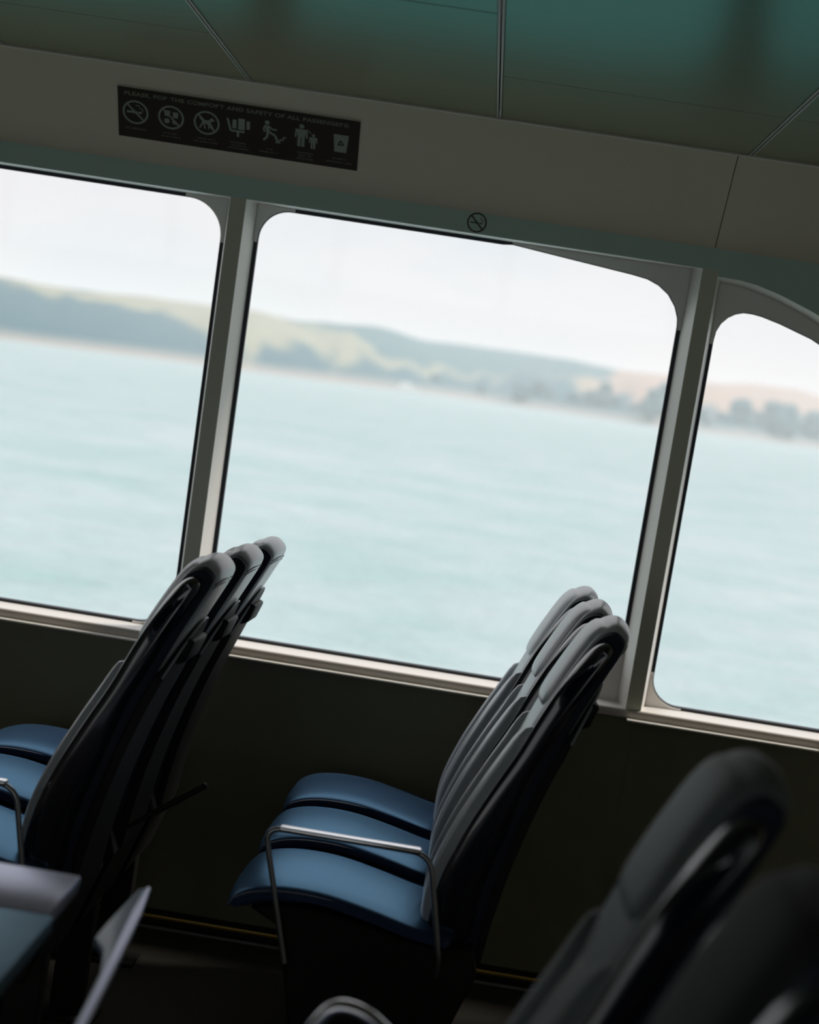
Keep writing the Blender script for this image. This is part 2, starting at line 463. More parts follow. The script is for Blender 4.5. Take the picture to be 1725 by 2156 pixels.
# floor with the deck's camber, and the strip along the foot of the wall
def deck(y):
    if y < 1.0: return 0.022
    if y < 3.53:
        t = (y - 1.0) / 2.53
        return 0.022 - 0.0924 * t * t
    return -0.0704 - 0.046 * (y - 3.53)
V = []; F = []
ysf = [-4.0, 0.0, 1.0, 1.5, 2.0, 2.5, 3.0, 3.53, 4.2, 5.12]
for y in ysf: V += [Vector((XL, y, deck(y))), Vector((XR, y, deck(y)))]
F = [(2 * i, 2 * i + 1, 2 * i + 3, 2 * i + 2) for i in range(len(ysf) - 1)]
w = mesh_obj('floor', V, F, M['floor'], smooth=True); tag(w, kind='structure')
w = box('baseboard_window', XL, XR, 5.045, 5.115, deck(5.1) - .01, deck(5.1) + 0.034, M['dark'], bevel=0.003); tag(w, kind='structure')
w = box('trim_8', XL, XR, 5.040, 5.049, deck(5.1) + 0.026, deck(5.1) + 0.038, M['brass'], bevel=0.003); tag(w, kind='structure')
w = box('trim_9', XL, XR, 5.015, 5.03, deck(5.1) - 0.004, deck(5.1) + 0.010, M['greystrip'], bevel=0.003); tag(w, kind='structure')

# the rest of the cabin
w = box('wall_left', XL - .05, XL, -4.0, 5.2, -0.2, ZC + .05, M['cabin']); tag(w, kind='structure')
w = box('wall_right', XR, XR + .05, -4.0, 5.2, -0.2, ZC + .05, M['cabin']); tag(w, kind='structure')
V = []; F = []
wx = [XL, -5.6, -4.3, -4.2, -2.9, -2.8, -1.5, -1.4, -0.1, 0.0, 1.3, 1.4, 1.7, XR]
def bq(x0, x1, z0, z1): quad(Vector((x0, -4, z0)), Vector((x1, -4, z0)), Vector((x1, -4, z1)), Vector((x0, -4, z1)))
bq(XL, XR, -0.1, 0.70); bq(XL, XR, 2.22, ZC + .03)
for i in range(0, len(wx), 2): bq(wx[i], wx[i + 1], 0.70, 2.22)  # openings added in the unseen back wall to let in fill light
w = mesh_obj('wall_back', V, F, M['cabin']); tag(w, kind='structure')

# ------------------------------------------------------------------ passenger seats
FRONT = [(0.46, 0.030), (0.57, 0.040), (0.68, 0.075), (0.78, 0.120), (0.87, 0.165), (0.97, 0.207), (1.055, 0.246), (1.13, 0.286), (1.165, 0.312)]
REAR = [(0.42, 0.150), (0.50, 0.160), (0.60, 0.178), (0.72, 0.208), (0.83, 0.243), (0.93, 0.283), (1.01, 0.317), (1.08, 0.349), (1.13, 0.371)]
outl = [(0.345, 1.176), (0.312, 1.163)] + [(x, z) for z, x in reversed(FRONT[:-1])] + [(0.050, 0.42)] + [(x, z) for z, x in REAR] + [(0.372, 1.155)]
OUT = [tuple(p) for p in catmull(outl, 4)]
HW = 0.14
capl = [(0.326, 1.150), (0.303, 1.136), (0.277, 1.098), (0.252, 1.052), (0.213, 0.97), (0.171, 0.87), (0.127, 0.78), (0.083, 0.68), (0.050, 0.57), (0.050, 0.46), (0.125, 0.45), (0.145, 0.58), (0.178, 0.70), (0.215, 0.83), (0.257, 0.93), (0.291, 1.01), (0.323, 1.08), (0.343, 1.122), (0.342, 1.143)]
CAP = [tuple(p) for p in catmull(capl, 4)]
def back_deform(p):
    x, y, z = p
    a = min(1.0, abs(y) / HW)
    d = 0.022 * a ** 3
    if z > 0.9:
        f = (z - 0.9) / 0.276
        z -= d * f; x -= 0.47 * d * f
    return (x, y, z)
def cap_deform(p):
    x, y, z = p
    t = max(0.0, min(1.0, (z - 1.00) / 0.10)); t = t * t * (3 - 2 * t)
    b = HW - 0.006; a = abs(y)
    if a > b: y = math.copysign(b + (a - b) * (0.30 + 0.70 * t), y)
    return back_deform((x, y, z))
def fx(z): return cinterp(FRONT, z)
def rx(z): return cinterp(REAR, z)

def front_pad(name, m, parent, y0, y1, z0, z1, h, ny=14, nz=26, pw=6, ph=10, base=0.006):
    V = []; F = []
    for j in range(nz + 1):
        t = j / nz; z = z0 + (z1 - z0) * t
        for i in range(ny + 1):
            s = i / ny
            a, b = y0(z), y1(z)
            y = a + (b - a) * s
            e = max(0.0, (1 - abs(2 * s - 1) ** pw)) ** 0.5 * max(0.0, (1 - abs(2 * t - 1) ** ph)) ** 0.5
            pr = -base + (h + base) * e
            p = back_deform((fx(z) + 0.010 - 0.010 * (1 - (y / HW) ** 2) - pr * 0.9, y, z + pr * 0.42))
            V.append(p)
    for j in range(nz):
        for i in range(ny):
            k = j * (ny + 1) + i
            F.append((k, k + 1, k + ny + 2, k + ny + 1))
    return mesh_obj(name, V, F, m, parent, smooth=True)

def make_seat(armrest=False, side_bar=False):
    root = empty('passenger_seat', (0, 0, 0))
    # padded back: fabric wraps front, top and rear
    e = HW - 0.012
    up = loft_y('backrest', OUT, [(-e, 0.017), (-e + .003, 0.010), (-e + .011, 0.005), (-e + .035, 0.0025), (-0.055, 0.0), (0, -0.002), (0.055, 0.0), (e - .035, 0.0025), (e - .011, 0.005), (e - .003, 0.010), (e, 0.017)], M['fabric'], root, back_deform)
    # stitched double seam over the top
    for dz in (0.0, 0.010):
        pts = []
        for k in range(25):
            y = -0.118 + 0.236 * k / 24
            z = 1.118 + dz * 0.9
            p = back_deform((rx(z) + 0.0012 - 0.0055 * (abs(y) / 0.118) ** 3, y, z)); pts.append(p)
        tube('seam', pts, 0.0013, M['navy'], up, n=6)
    for s in (-1, 1):
        loft_y('side_panel', OUT, [(s * (HW - 0.020), 0.009), (s * (HW - 0.002), 0.009), (s * HW, 0.013)], M['navy'], root, back_deform)
        # glossy bulging cap inside the band
        prof = [(s * (HW - 0.006), 0.0)] + [(s * (HW + 0.042 * math.sin(t)), 0.027 * (1 - math.cos(t))) for t in [PI / 2 * q / 9 for q in range(0, 10)]]
        loft_y('end_cap', CAP, prof, M['cap'], root, cap_deform)
    def hwf(z):
        t = (z - 0.965) / (1.168 - 0.965)
        return 0.122 * (1 - max(0.0, 1 - t * 3.2) ** 3 * 0.25)
    front_pad('headrest', M['fabric'], root, lambda z: -hwf(z), lambda z: hwf(z), 0.965, 1.168, 0.012, ph=8)
    for s in (-1, 1):
        def yin(z):
            t = max(0.0, (z - 0.82) / (0.935 - 0.82))
            return 0.048 + 0.078 * t ** 2.2
        if s > 0: front_pad('side_bolster', M['fabric'], root, yin, lambda z: 0.128, 0.45, 0.935, 0.020, pw=4)
        else: front_pad('side_bolster', M['fabric'], root, lambda z: -0.128, lambda z: -yin(z), 0.45, 0.935, 0.020, pw=4)
    front_pad('lumbar_pad', M['fabric'], root, lambda z: -0.044, lambda z: 0.044, 0.45, 0.90, 0.008)
    # moulded shell on the rear, its upper edge an arch
    def ZT(y): return 0.895 + 0.135 * (1 - (abs(y) / 0.131) ** 2.2)
    V = []; F = []; ny, nz = 24, 20
    for lay in (0, 1):
        for j in range(nz + 1):
            for i in range(ny + 1):
                y = -0.131 + 0.262 * i / ny
                zt = ZT(y)
                z = 0.40 + (zt - 0.40) * j / nz
                th = 0.013 if lay == 0 else -0.01
                if lay == 0 and j == nz: th = 0.009
                V.append((rx(z) + th, y, z - (0.004 if lay == 0 else 0) * (j == nz)))
    W = ny + 1; L1 = W * (nz + 1)
    for lay in (0, 1):
        for j in range(nz):
            for i in range(ny):
                k = lay * L1 + j * W + i
                F.append((k, k + 1, k + W + 1, k + W))
    for i in range(ny):
        k = nz * W + i
        F.append((k, k + 1, L1 + k + 1, L1 + k))
        F.append((i, i + 1, L1 + i + 1, L1 + i))
    for j in range(nz):
        for i in (0, ny):
            k = j * W + i
            F.append((k, k + W, L1 + k + W, L1 + k))
    sh = mesh_obj('back_shell', V, F, M['shell'], root, smooth=True)
    tube('shell_edge_glint', [back_deform((rx(ZT(y)) + 0.009, y, ZT(y) + 0.001)) for y in [-0.129 + 0.258 * q / 30 for q in range(31)]], 0.0028, M['rim'], sh, n=8)  # pale tube paints in the glint along the shell's arched edge
    z0, z1 = 0.925, 0.992
    vv = []
    for (z, o) in ((z0, 0.006), (z1, 0.006), (z1 - .006, 0.026), (z0 + .012, 0.030)):
        for y in (-0.085, 0.085): vv.append((rx(z) + o, y, z))
    mesh_obj('tray_latch', vv, [(0, 1, 3, 2), (2, 3, 5, 4), (4, 5, 7, 6), (6, 7, 1, 0), (0, 2, 4, 6), (1, 3, 5, 7)], M['shell'], root, bevel=0.007, smooth=True)
    # seat cushion: crowned, nose to the left
    co = [(-0.398, 0.425), (-0.396, 0.441), (-0.378, 0.462), (-0.335, 0.479), (-0.27, 0.487), (-0.19, 0.484), (-0.10, 0.468), (0.0, 0.446), (0.075, 0.438), (0.085, 0.425), (0.07, 0.412), (0.0, 0.418), (-0.10, 0.438), (-0.20, 0.452), (-0.30, 0.444), (-0.37, 0.424)]
    CO = [(p[0] + 0.014, p[1] + 0.034) for p in catmull(co, 4)]
    cw = 0.20
    cu = loft_y('cushion', CO, [(-cw, 0.024), (-cw + .003, 0.013), (-cw + .010, 0.006), (-cw + .025, 0.002), (-0.12, -0.003), (0, -0.006), (0.12, -0.003), (cw - .025, 0.002), (cw - .010, 0.006), (cw - .003, 0.013), (cw, 0.024)], M['blue'], root)
    for s in (-1, 1):
        top = [(x + 0.014, s * (cw - 0.004), z + 0.022) for x, z in catmull(co[1:9], 5, closed=False)]
        tube('piping', [(p[0], p[1], p[2]) for p in top], 0.0035, M['piping'], cu, n=8)
    pan = [(-0.345, 0.466), (-0.28, 0.484), (-0.20, 0.488), (-0.10, 0.475), (0.0, 0.455), (0.10, 0.448), (0.14, 0.46), (0.16, 0.40), (0.12, 0.28), (0.10, 0.22), (-0.22, 0.22), (-0.25, 0.34), (-0.27, 0.43)]
    loft_y('seat_pan', pan, [(-0.195, 0.01), (-0.19, 0.004), (0.19, 0.004), (0.195, 0.01)], M['dark'], root, smooth=False)  # dark pan, carried up to paint in shade on the cushion's sides
    for a, b in ((-0.20, -0.12), (0.02, 0.10)):
        box('leg', a, b, -0.03, 0.03, -0.0704, 0.25, M['dark'], root, bevel=0.006)
    box('foot_plate', -0.27, 0.14, -0.06, 0.06, -0.0704, -0.058, M['dark'], root, bevel=0.004)
    if armrest:
        path = round_path([(-0.245, -0.207, 0.365), (-0.329, -0.207, 0.642), (0.022, -0.207, 0.640), (0.075, -0.207, 0.41), (0.07, -0.17, 0.36)], 0.04)
        ar = tube('armrest', path, 0.0062, M['steel'], root)
        box('grip_bar', -0.298, 0.002, -0.222, -0.192, 0.637, 0.650, M['chrome'], ar, bevel=0.005)
    if side_bar:
        tube('side_bar', [(0.245, -0.15, 0.57), (0.33, -0.15, 0.635), (0.41, -0.15, 0.695), (0.413, -0.15, 0.697)], 0.007, M['shell'], root, rs=[.004, .007, .007, .001])
    return root

def dup(root, loc, rot, label, group=None):
    r = root.copy(); COL.objects.link(r); r.location = loc; r.rotation_euler = rot; r['label'] = label
    if group: r['group'] = group
    for ch in list(root.children):
        c = ch.copy(); COL.objects.link(c); c.parent = r
        for g in list(ch.children):
            e = g.copy(); COL.objects.link(e); e.parent = c
    return r

CAM_T = -0.046
def zr(y): return -0.046 * (y - 3.53)
GR, GL = 'seats of the row right of the middle window', 'seats of the row left of the middle window'
XR_T, XL_T = 0.0, -0.882
s0 = make_seat(armrest=True)
s0.location = (XR_T, 3.67, zr(3.67)); s0.rotation_euler = (CAM_T, 0, 0)
tag(s0, 'reclined grey seat with pale blue cushion behind the shiny metal armrest hoop', 'seat', GR)
plain = make_seat()
plain.location = (XR_T, 4.17, zr(4.17)); plain.rotation_euler = (CAM_T, 0, 0)
tag(plain, 'middle seat of the three leaning in front of the right window post', 'seat', GR)
dup(plain, (XR_T, 4.67, zr(4.67)), (CAM_T, 0, 0), 'seat of the right-hand three closest to the window sill', GR)
l0 = make_seat(armrest=True, side_bar=True)
l0.location = (XL_T, 3.67, zr(3.67)); l0.rotation_euler = (CAM_T, 0, 0)
tag(l0, 'nearest of the left three seats seen from behind, glossy dark end cap in full view', 'seat', GL)
dup(plain, (XL_T, 4.17, zr(4.17)), (CAM_T, 0, 0), 'middle one of the three seats seen from behind below the left window post', GL)
dup(plain, (XL_T, 4.67, zr(4.67)), (CAM_T, 0, 0), 'seat seen from behind closest to the window, topmost and rightmost of the left three', GL)
# seats on the near side of the aisle, out of focus
GN = 'out of focus seats on the near side of the aisle'
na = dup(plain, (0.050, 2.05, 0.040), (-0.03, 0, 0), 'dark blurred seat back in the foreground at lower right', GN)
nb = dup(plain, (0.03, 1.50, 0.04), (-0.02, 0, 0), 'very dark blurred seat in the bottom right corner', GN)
lv = tube('release_knob', [(0.288, -HW - 0.030, 0.990), (0.300, -HW - 0.052, 0.996), (0.318, -HW - 0.052, 0.994)], 0.0065, M['chrome'], na)
for r_ in (na, nb):            # same grey upholstery, its colour darkened for the dimmer light here
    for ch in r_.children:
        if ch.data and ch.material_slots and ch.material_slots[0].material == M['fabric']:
            ch.material_slots[0].link = 'OBJECT'; ch.material_slots[0].material = M['fabric_shaded'] if r_ is na else M['fabric_deep_shade']

# ------------------------------------------------------------------ table at lower left
tb = empty('table', (-0.95, 2.2, deck(2.2)))
tag(tb, 'blurred pale table at the lower left corner with a lighter far end', 'table')
dz = tb.location.z
def tl_box(name, x0, x1, y0, y1, z0, z1, m, b=0.004, parent=None):
    o = box(name, x0 + 0.95, x1 + 0.95, y0 - 2.2, y1 - 2.2, z0 - dz, z1 - dz, m, parent or tb, bevel=b)
    return o
tl_box('tabletop', -1.45, -0.535, 1.70, 2.525, 0.690, 0.720, M['laminate'], 0.006)
tl_box('end_leaf', -1.45, -0.545, 2.527, 2.735, 0.690, 0.721, M['pale'], 0.006)
tl_box('pedestal', -1.04, -0.94, 2.15, 2.25, dz + 0.02, 0.70, M['dark'], 0.01)
tl_box('foot_plate', -1.2, -0.78, 1.95, 2.45, dz, dz + 0.02, M['dark'], 0.006)

# pale side rail beside the table
rl = empty('side_rail', (-0.41, 2.3, deck(2.3)))
tag(rl, 'slim pale blue-grey blade-shaped rail standing right of the table, blurred', 'rail')
dz2 = rl.location.z
rail_out = [(-0.448, 2.735), (-0.438, 2.742), (-0.428, 2.73), (-0.418, 2.50), (-0.404, 2.25), (-0.392, 2.0), (-0.386, 1.75), (-0.394, 1.75), (-0.402, 2.0), (-0.412, 2.22), (-0.420, 2.34), (-0.437, 2.43), (-0.460, 2.475), (-0.458, 2.55)]
ro = [Vector(p) for p in rail_out]
V = []; F = []; n = len(ro)
for z in (0.700, 0.715): V += [(p[0] + 0.41, p[1] - 2.3, z - dz2) for p in ro]
F = [tuple(range(n)), tuple(range(n, 2 * n))] + [(i, (i + 1) % n, n + (i + 1) % n, n + i) for i in range(n)]
mesh_obj('blade', V, F, M['rail'], rl, bevel=0.003, smooth=True)
edge = [(-0.433 + 0.41, 2.735 - 2.3, 0.716 - dz2), (-0.423 + .41, 2.60 - 2.3, 0.718 - dz2), (-0.414 + .41, 2.45 - 2.3, 0.718 - dz2), (-0.403 + .41, 2.25 - 2.3, 0.718 - dz2), (-0.391 + .41, 2.0 - 2.3, 0.718 - dz2), (-0.386 + .41, 1.75 - 2.3, 0.718 - dz2)]
tube('rim', edge, 0.007, M['pale'], rl, rs=[.004, .008, .008, .0065, .006, .006])
box('panel', -0.395 + .41 - .012, -0.395 + .41 + .004, 1.75 - 2.3, 2.42 - 2.3, 0.0, 0.60 - dz2, M['dark'], rl, bevel=0.003)

# curved metal hoop at the bottom edge
hp = empty('grab_hoop', (-0.06, 2.42, deck(2.42)))
tag(hp, 'curved shiny metal hoop peeking up at the bottom edge, blurred', 'handrail')
hz = 0.705 - hp.location.z
tube('hoop', round_path([(-0.10, 0, 0.02), (-0.062, 0, hz - .06), (-0.028, 0.0, hz - 0.010), (0.018, 0.0, hz - .016), (0.10, 0, hz - .075), (0.10, 0, 0.02)], 0.05, 8), 0.0125, M['chrome'], hp, n=14)
for s in (-0.10, 0.10):
    tube('base_flange', [(s, 0, 0), (s, 0, 0.02)], 0.025, M['dark'], hp, n=16)

# ------------------------------------------------------------------ notices
sg = empty('notice_sign', CP(-0.832, 0.155, 0.006), (0, 0, 0))
tag(sg, 'long dark brown notice with a line of lettering and seven pale pictograms above the windows', 'sign')
ex = Vector((1, 0, 0)); ey = (CP(0, 1) - CP(0, 0)).normalized(); ez = ex.cross(ey)
if ez.y > 0: ez = -ez
sg.rotation_euler = Matrix((ex, ey, ez)).transposed().to_euler()
SW, SH = 0.695, 0.157
sg.location = CP(-0.832, 0.0742 + SH / 2, 0.0052)
box('plate', -SW / 2, SW / 2, -SH / 2, SH / 2, 0.0, 0.002, M['sign'], sg)
ZI = 0.0026
class Ink:
    def __init__(s): s.v = []; s.f = []
    def poly(s, pts):
        i = len(s.v); s.v += [(p[0], p[1], ZI) for p in pts]; s.f.append(tuple(range(i, i + len(pts))))
    def bar(s, a, b, w):
        a, b = Vector(a), Vector(b); t = (b - a).normalized(); n = Vector((-t.y, t.x)) * w / 2
        s.poly([a + n, a - n, b - n, b + n])
    def disc(s, c, r, n=20): s.poly([(c[0] + r * math.cos(2 * PI * k / n), c[1] + r * math.sin(2 * PI * k / n)) for k in range(n)])
    def ring(s, c, r0, r1, n=40):
        for k in range(n):
            a, b = 2 * PI * k / n, 2 * PI * (k + 1) / n
            s.poly([(c[0] + r * math.cos(t), c[1] + r * math.sin(t)) for r, t in ((r0, a), (r1, a), (r1, b), (r0, b))])
    def path(s, pts, w):
        for a, b in zip(pts, pts[1:]): s.bar(a, b, w)
    def build(s, name, m, parent): return mesh_obj(name, s.v, s.f, m, parent, fix=False)
def text(name, body, size, x, y, m, parent, sx=1.0, bold=0.0, align='LEFT', z=ZI):
    cu = bpy.data.curves.new(name, 'FONT'); cu.body = body; cu.size = size; cu.align_x = align; cu.offset = bold
    cu.space_character = 1.08
    t = bpy.data.objects.new(name + '_tmp', cu); COL.objects.link(t)
    dg = bpy.context.evaluated_depsgraph_get()
    me = bpy.data.meshes.new_from_object(t.evaluated_get(dg))
    bpy.data.objects.remove(t)
    for v in me.vertices: v.co = Vector((v.co.x * sx + x, v.co.y + y, z))
    me.materials.clear(); me.materials.append(m)
    return link(bpy.data.objects.new(name, me), parent)
hd = text('heading', 'PLEASE, FOR THE COMFORT AND SAFETY OF ALL PASSENGERS:', 0.0165, -0.329, 0.0560, M['signdim'], sg, 1.0, 0.0006)
wd = max(v.co.x for v in hd.data.vertices) - min(v.co.x for v in hd.data.vertices)
k = 0.645 / wd
for v in hd.data.vertices: v.co.x = -0.329 + (v.co.x + 0.329) * k
# seven pictograms
cx = [-0.297, -0.194, -0.091, 0.003, 0.095, 0.195, 0.296]; cy = 0.004; R = 0.0375
def prohib(i, cx, cy): i.ring((cx, cy), R - 0.0055, R); i.bar((cx - 0.0245, cy + 0.0245), (cx + 0.0245, cy - 0.0245), 0.005)
i = Ink(); c = cx[0]
prohib(i, c, cy); i.bar((c - 0.025, cy), (c + 0.006, cy), 0.0065); i.bar((c + 0.008, cy), (c + 0.018, cy), 0.0065)
i.path([(c + 0.02, cy + 0.003), (c + 0.021, cy + 0.012), (c + 0.012, cy + 0.015), (c + 0.010, cy + 0.022), (c + 0.0, cy + 0.022)], 0.002)
i.build('pictogram', M['signink'], sg)
i = Ink(); c = cx[1]
prohib(i, c, cy); i.poly([(c - 0.018, cy + 0.003), (c - 0.004, cy + 0.003), (c - 0.002, cy + 0.021), (c - 0.020, cy + 0.021)])
i.poly([(c + 0.006, cy + 0.0), (c + 0.020, cy + 0.0), (c + 0.021, cy + 0.018), (c + 0.005, cy + 0.018)])
i.disc((c - 0.012, cy - 0.012), 0.008); i.poly([(c + 0.004, cy - 0.018), (c + 0.018, cy - 0.022), (c + 0.016, cy - 0.010), (c + 0.004, cy - 0.006)])
i.build('pictogram', M['signink'], sg)
i = Ink(); c = cx[2]
prohib(i, c, cy); i.poly([(c - 0.014, cy - 0.004), (c + 0.012, cy - 0.002), (c + 0.014, cy + 0.010), (c - 0.012, cy + 0.008)])
i.poly([(c + 0.010, cy + 0.006), (c + 0.024, cy + 0.008), (c + 0.016, cy + 0.018), (c + 0.009, cy + 0.014)])
for a, b in (((-0.012, -0.002), (-0.020, -0.018)), ((-0.008, -0.003), (-0.004, -0.019)), ((0.008, -0.002), (0.006, -0.018)), ((0.011, -0.001), (0.019, -0.016)), ((-0.012, 0.006), (-0.020, 0.015))):
    i.bar((c + a[0], cy + a[1]), (c + b[0], cy + b[1]), 0.0042)
i.build('pictogram', M['signink'], sg)
i = Ink(); c = cx[3]
i.path([(c - 0.034, cy + 0.026), (c - 0.024, cy - 0.012), (c + 0.016, cy - 0.012)], 0.0062); i.bar((c - 0.003, cy - 0.013), (c - 0.003, cy - 0.030), 0.007)
i.poly([(c - 0.020, cy - 0.004), (c - 0.008, cy - 0.004), (c - 0.008, cy + 0.024), (c - 0.019, cy + 0.024)])
i.poly([(c - 0.003, cy - 0.006), (c + 0.016, cy - 0.006), (c + 0.016, cy + 0.030), (c - 0.003, cy + 0.030)])
i.poly([(c + 0.021, cy - 0.002), (c + 0.031, cy - 0.002), (c + 0.031, cy + 0.024), (c + 0.021, cy + 0.024)])
i.build('pictogram', M['signink'], sg)
i = Ink(); c = cx[4]
i.disc((c - 0.012, cy + 0.030), 0.0068); i.poly([(c - 0.019, cy + 0.021), (c - 0.006, cy + 0.021), (c - 0.003, cy + 0.0), (c - 0.013, cy - 0.002)])
i.path([(c - 0.017, cy + 0.02), (c - 0.022, cy + 0.009), (c - 0.018, cy + 0.0)], 0.005); i.path([(c - 0.007, cy + 0.019), (c + 0.004, cy + 0.010), (c + 0.017, cy + 0.011)], 0.005)
i.path([(c - 0.010, cy + 0.001), (c - 0.010, cy - 0.014), (c - 0.021, cy - 0.027)], 0.0065); i.path([(c - 0.006, cy + 0.001), (c + 0.012, cy - 0.008), (c + 0.020, cy - 0.026)], 0.0065)
i.path([(c + 0.014, cy - 0.029), (c + 0.026, cy - 0.029), (c + 0.026, cy - 0.019), (c + 0.036, cy - 0.019), (c + 0.036, cy - 0.010), (c + 0.045, cy - 0.010)], 0.004)
i.build('pictogram', M['signink'], sg)
i = Ink(); c = cx[5]
def kid(i, x, y, s):
    i.disc((x, y + 0.030 * s), 0.0072 * s)
    i.poly([(x - 0.014 * s, y + 0.021 * s), (x + 0.014 * s, y + 0.021 * s), (x + 0.010 * s, y - 0.006 * s), (x - 0.010 * s, y - 0.006 * s)])
    for q in (-1, 1):
        i.bar((x + q * 0.0145 * s, y + 0.021 * s), (x + q * 0.0165 * s, y - 0.006 * s), 0.005 * s)
        i.bar((x + q * 0.0058 * s, y), (x + q * 0.0058 * s, y - 0.034 * s), 0.0088 * s)
kid(i, c - 0.013, cy + 0.004, 1.0); kid(i, c + 0.022, cy - 0.010, 0.66); i.bar((c + 0.003, cy + 0.026), (c + 0.016, cy + 0.014), 0.002)
i.build('pictogram', M['signink'], sg)
i = Ink(); c = cx[6]
i.poly([(c - 0.017, cy - 0.030), (c + 0.017, cy - 0.030), (c + 0.022, cy + 0.026), (c - 0.022, cy + 0.026)])
pg = i.build('pictogram', M['signink'], sg)
i = Ink(); ZI = 0.0030
for a in (90, 210, 330):
    t = math.radians(a); tc = math.radians(a + 120)
    i.bar((c + 0.010 * math.cos(t), cy - 0.002 + 0.010 * math.sin(t)), (c + 0.008 * math.cos(tc), cy - 0.002 + 0.008 * math.sin(tc)), 0.004)
i.build('recycle_mark', M['sign'], pg); ZI = 0.0026
# captions: mostly too small to read in the photo, rows of tiny marks
for c, rowsn in ((cx[1], ((-0.048, .045), (-0.058, .055))), (cx[2], ((-0.048, .052), (-0.058, .072))), (cx[3], ((-0.045, .048), (-0.054, .042), (-0.063, .06))), (cx[4], ((-0.050, .018), (-0.060, .062))), (cx[6], ((-0.048, .04), (-0.059, .078)))):
    i = Ink()
    for y, w in rowsn:
        x = c - w / 2
        while x < c + w / 2 - 0.003:
            i.bar((x, y), (x + 0.0024, y), 0.0042); x += 0.0046 if random.random() > 0.2 else 0.008
    i.build('caption', M['signdim'], sg)
text('caption', 'NO SMOKING', 0.0085, cx[0], -0.051, M['signdim'], sg, 1.05, 0.0001, 'CENTER')
for k, s in enumerate(('CHILDREN', 'MUST BE', 'SUPERVISED')):
    text('caption', s, 0.0085, cx[5], -0.0485 - k * 0.0095, M['signdim'], sg, 1.05, 0.0001, 'CENTER')

# no-smoking sticker on the header
st = empty('no_smoking_sticker', WP(-0.1225, 1.3155, -0.0015), (0, 0, 0))
ey = (WP(0, 1) - WP(0, 0)).normalized(); ez = -(WP(0, 0, 1) - WP(0, 0, 0)).normalized()
st.rotation_euler = Matrix((ex, ey, ez)).transposed().to_euler()
tag(st, 'small round no-smoking sticker on the header above the middle window', 'sticker')
R = 0.0285; ZI = 0.0
i = Ink(); i.ring((0, 0), R - 0.0042, R); i.bar((-0.018, 0.018), (0.018, -0.018), 0.0042)
i.build('prohibition_ring', M['smoke'], st)
i = Ink(); i.bar((-0.019, -0.001), (0.006, -0.001), 0.0040); i.bar((0.008, -0.001), (0.015, -0.001), 0.0040)
i.path([(0.016, 0.002), (0.017, 0.009), (0.010, 0.010), (0.009, 0.017)], 0.0022)
i.build('cigarette', M['ceil_gap'], st)

# ------------------------------------------------------------------ outside: sea, far shore, sky
TILT = math.radians(0.80)      # the boat rides slightly bow-up against the sea
CA, SA = math.cos(TILT), math.sin(TILT)
EYE = 3.5
def OP(x, y, z):               # z above the sea
    z = z - EYE
    return Vector((x * CA - z * SA, y, x * SA + z * CA + 1.6))

def sea_mat():
    m = bpy.data.materials.new('sea_water'); m.use_nodes = True
    nt = m.node_tree; b = nt.nodes['Principled BSDF']; N = nt.nodes.new; Lk = nt.links.new
    tc = N('ShaderNodeTexCoord')
    mp = N('ShaderNodeMapping'); mp.inputs['Scale'].default_value = (0.09, 0.08, 1); Lk(tc.outputs['Object'], mp.inputs[0])
    n1 = N('ShaderNodeTexNoise'); n1.inputs['Scale'].default_value = 2.2; n1.inputs['Detail'].default_value = 8; n1.inputs['Roughness'].default_value = 0.65; Lk(mp.outputs[0], n1.inputs['Vector'])
    mp2 = N('ShaderNodeMapping'); mp2.inputs['Scale'].default_value = (0.45, 0.8, 1); Lk(tc.outputs['Object'], mp2.inputs[0])
    n2 = N('ShaderNodeTexNoise'); n2.inputs['Scale'].default_value = 1.2; n2.inputs['Detail'].default_value = 6; Lk(mp2.outputs[0], n2.inputs['Vector'])
    rp = N('ShaderNodeValToRGB'); rp.color_ramp.elements[0].position = 0.36; rp.color_ramp.elements[0].color = (0.255, 0.385, 0.385, 1)
    rp.color_ramp.elements[1].position = 0.66; rp.color_ramp.elements[1].color = (0.37, 0.45, 0.465, 1); Lk(n1.outputs['Fac'], rp.inputs[0])
    Lk(rp.outputs[0], b.inputs['Base Color'])
    b.inputs['Roughness'].default_value = 0.35; b.inputs['IOR'].default_value = 1.33
    ad = N('ShaderNodeMath'); ad.operation = 'ADD'; Lk(n1.outputs['Fac'], ad.inputs[0]); Lk(n2.outputs['Fac'], ad.inputs[1])
    bp = N('ShaderNodeBump'); bp.inputs['Strength'].default_value = 0.5; bp.inputs['Distance'].default_value = 1.0; Lk(ad.outputs[0], bp.inputs['Height']); Lk(bp.outputs[0], b.inputs['Normal'])
    return m
V = [OP(0, 0, 0)]; F = []
rr = [6, 30, 120, 500, 2000, 9000]; NA = 72
for r in rr:
    for k in range(NA): V.append(OP(r * math.cos(2 * PI * k / NA), r * math.sin(2 * PI * k / NA), 0))
for k in range(NA): F.append((0, 1 + k, 1 + (k + 1) % NA))
for a in range(len(rr) - 1):
    for k in range(NA):
        l = (k + 1) % NA; F.append((1 + a * NA + k, 1 + (a + 1) * NA + k, 1 + (a + 1) * NA + l, 1 + a * NA + l))
sea = mesh_obj('sea', V, F, sea_mat()); tag(sea, 'pale turquoise choppy sea filling the view through all windows', 'sea', kind='stuff')

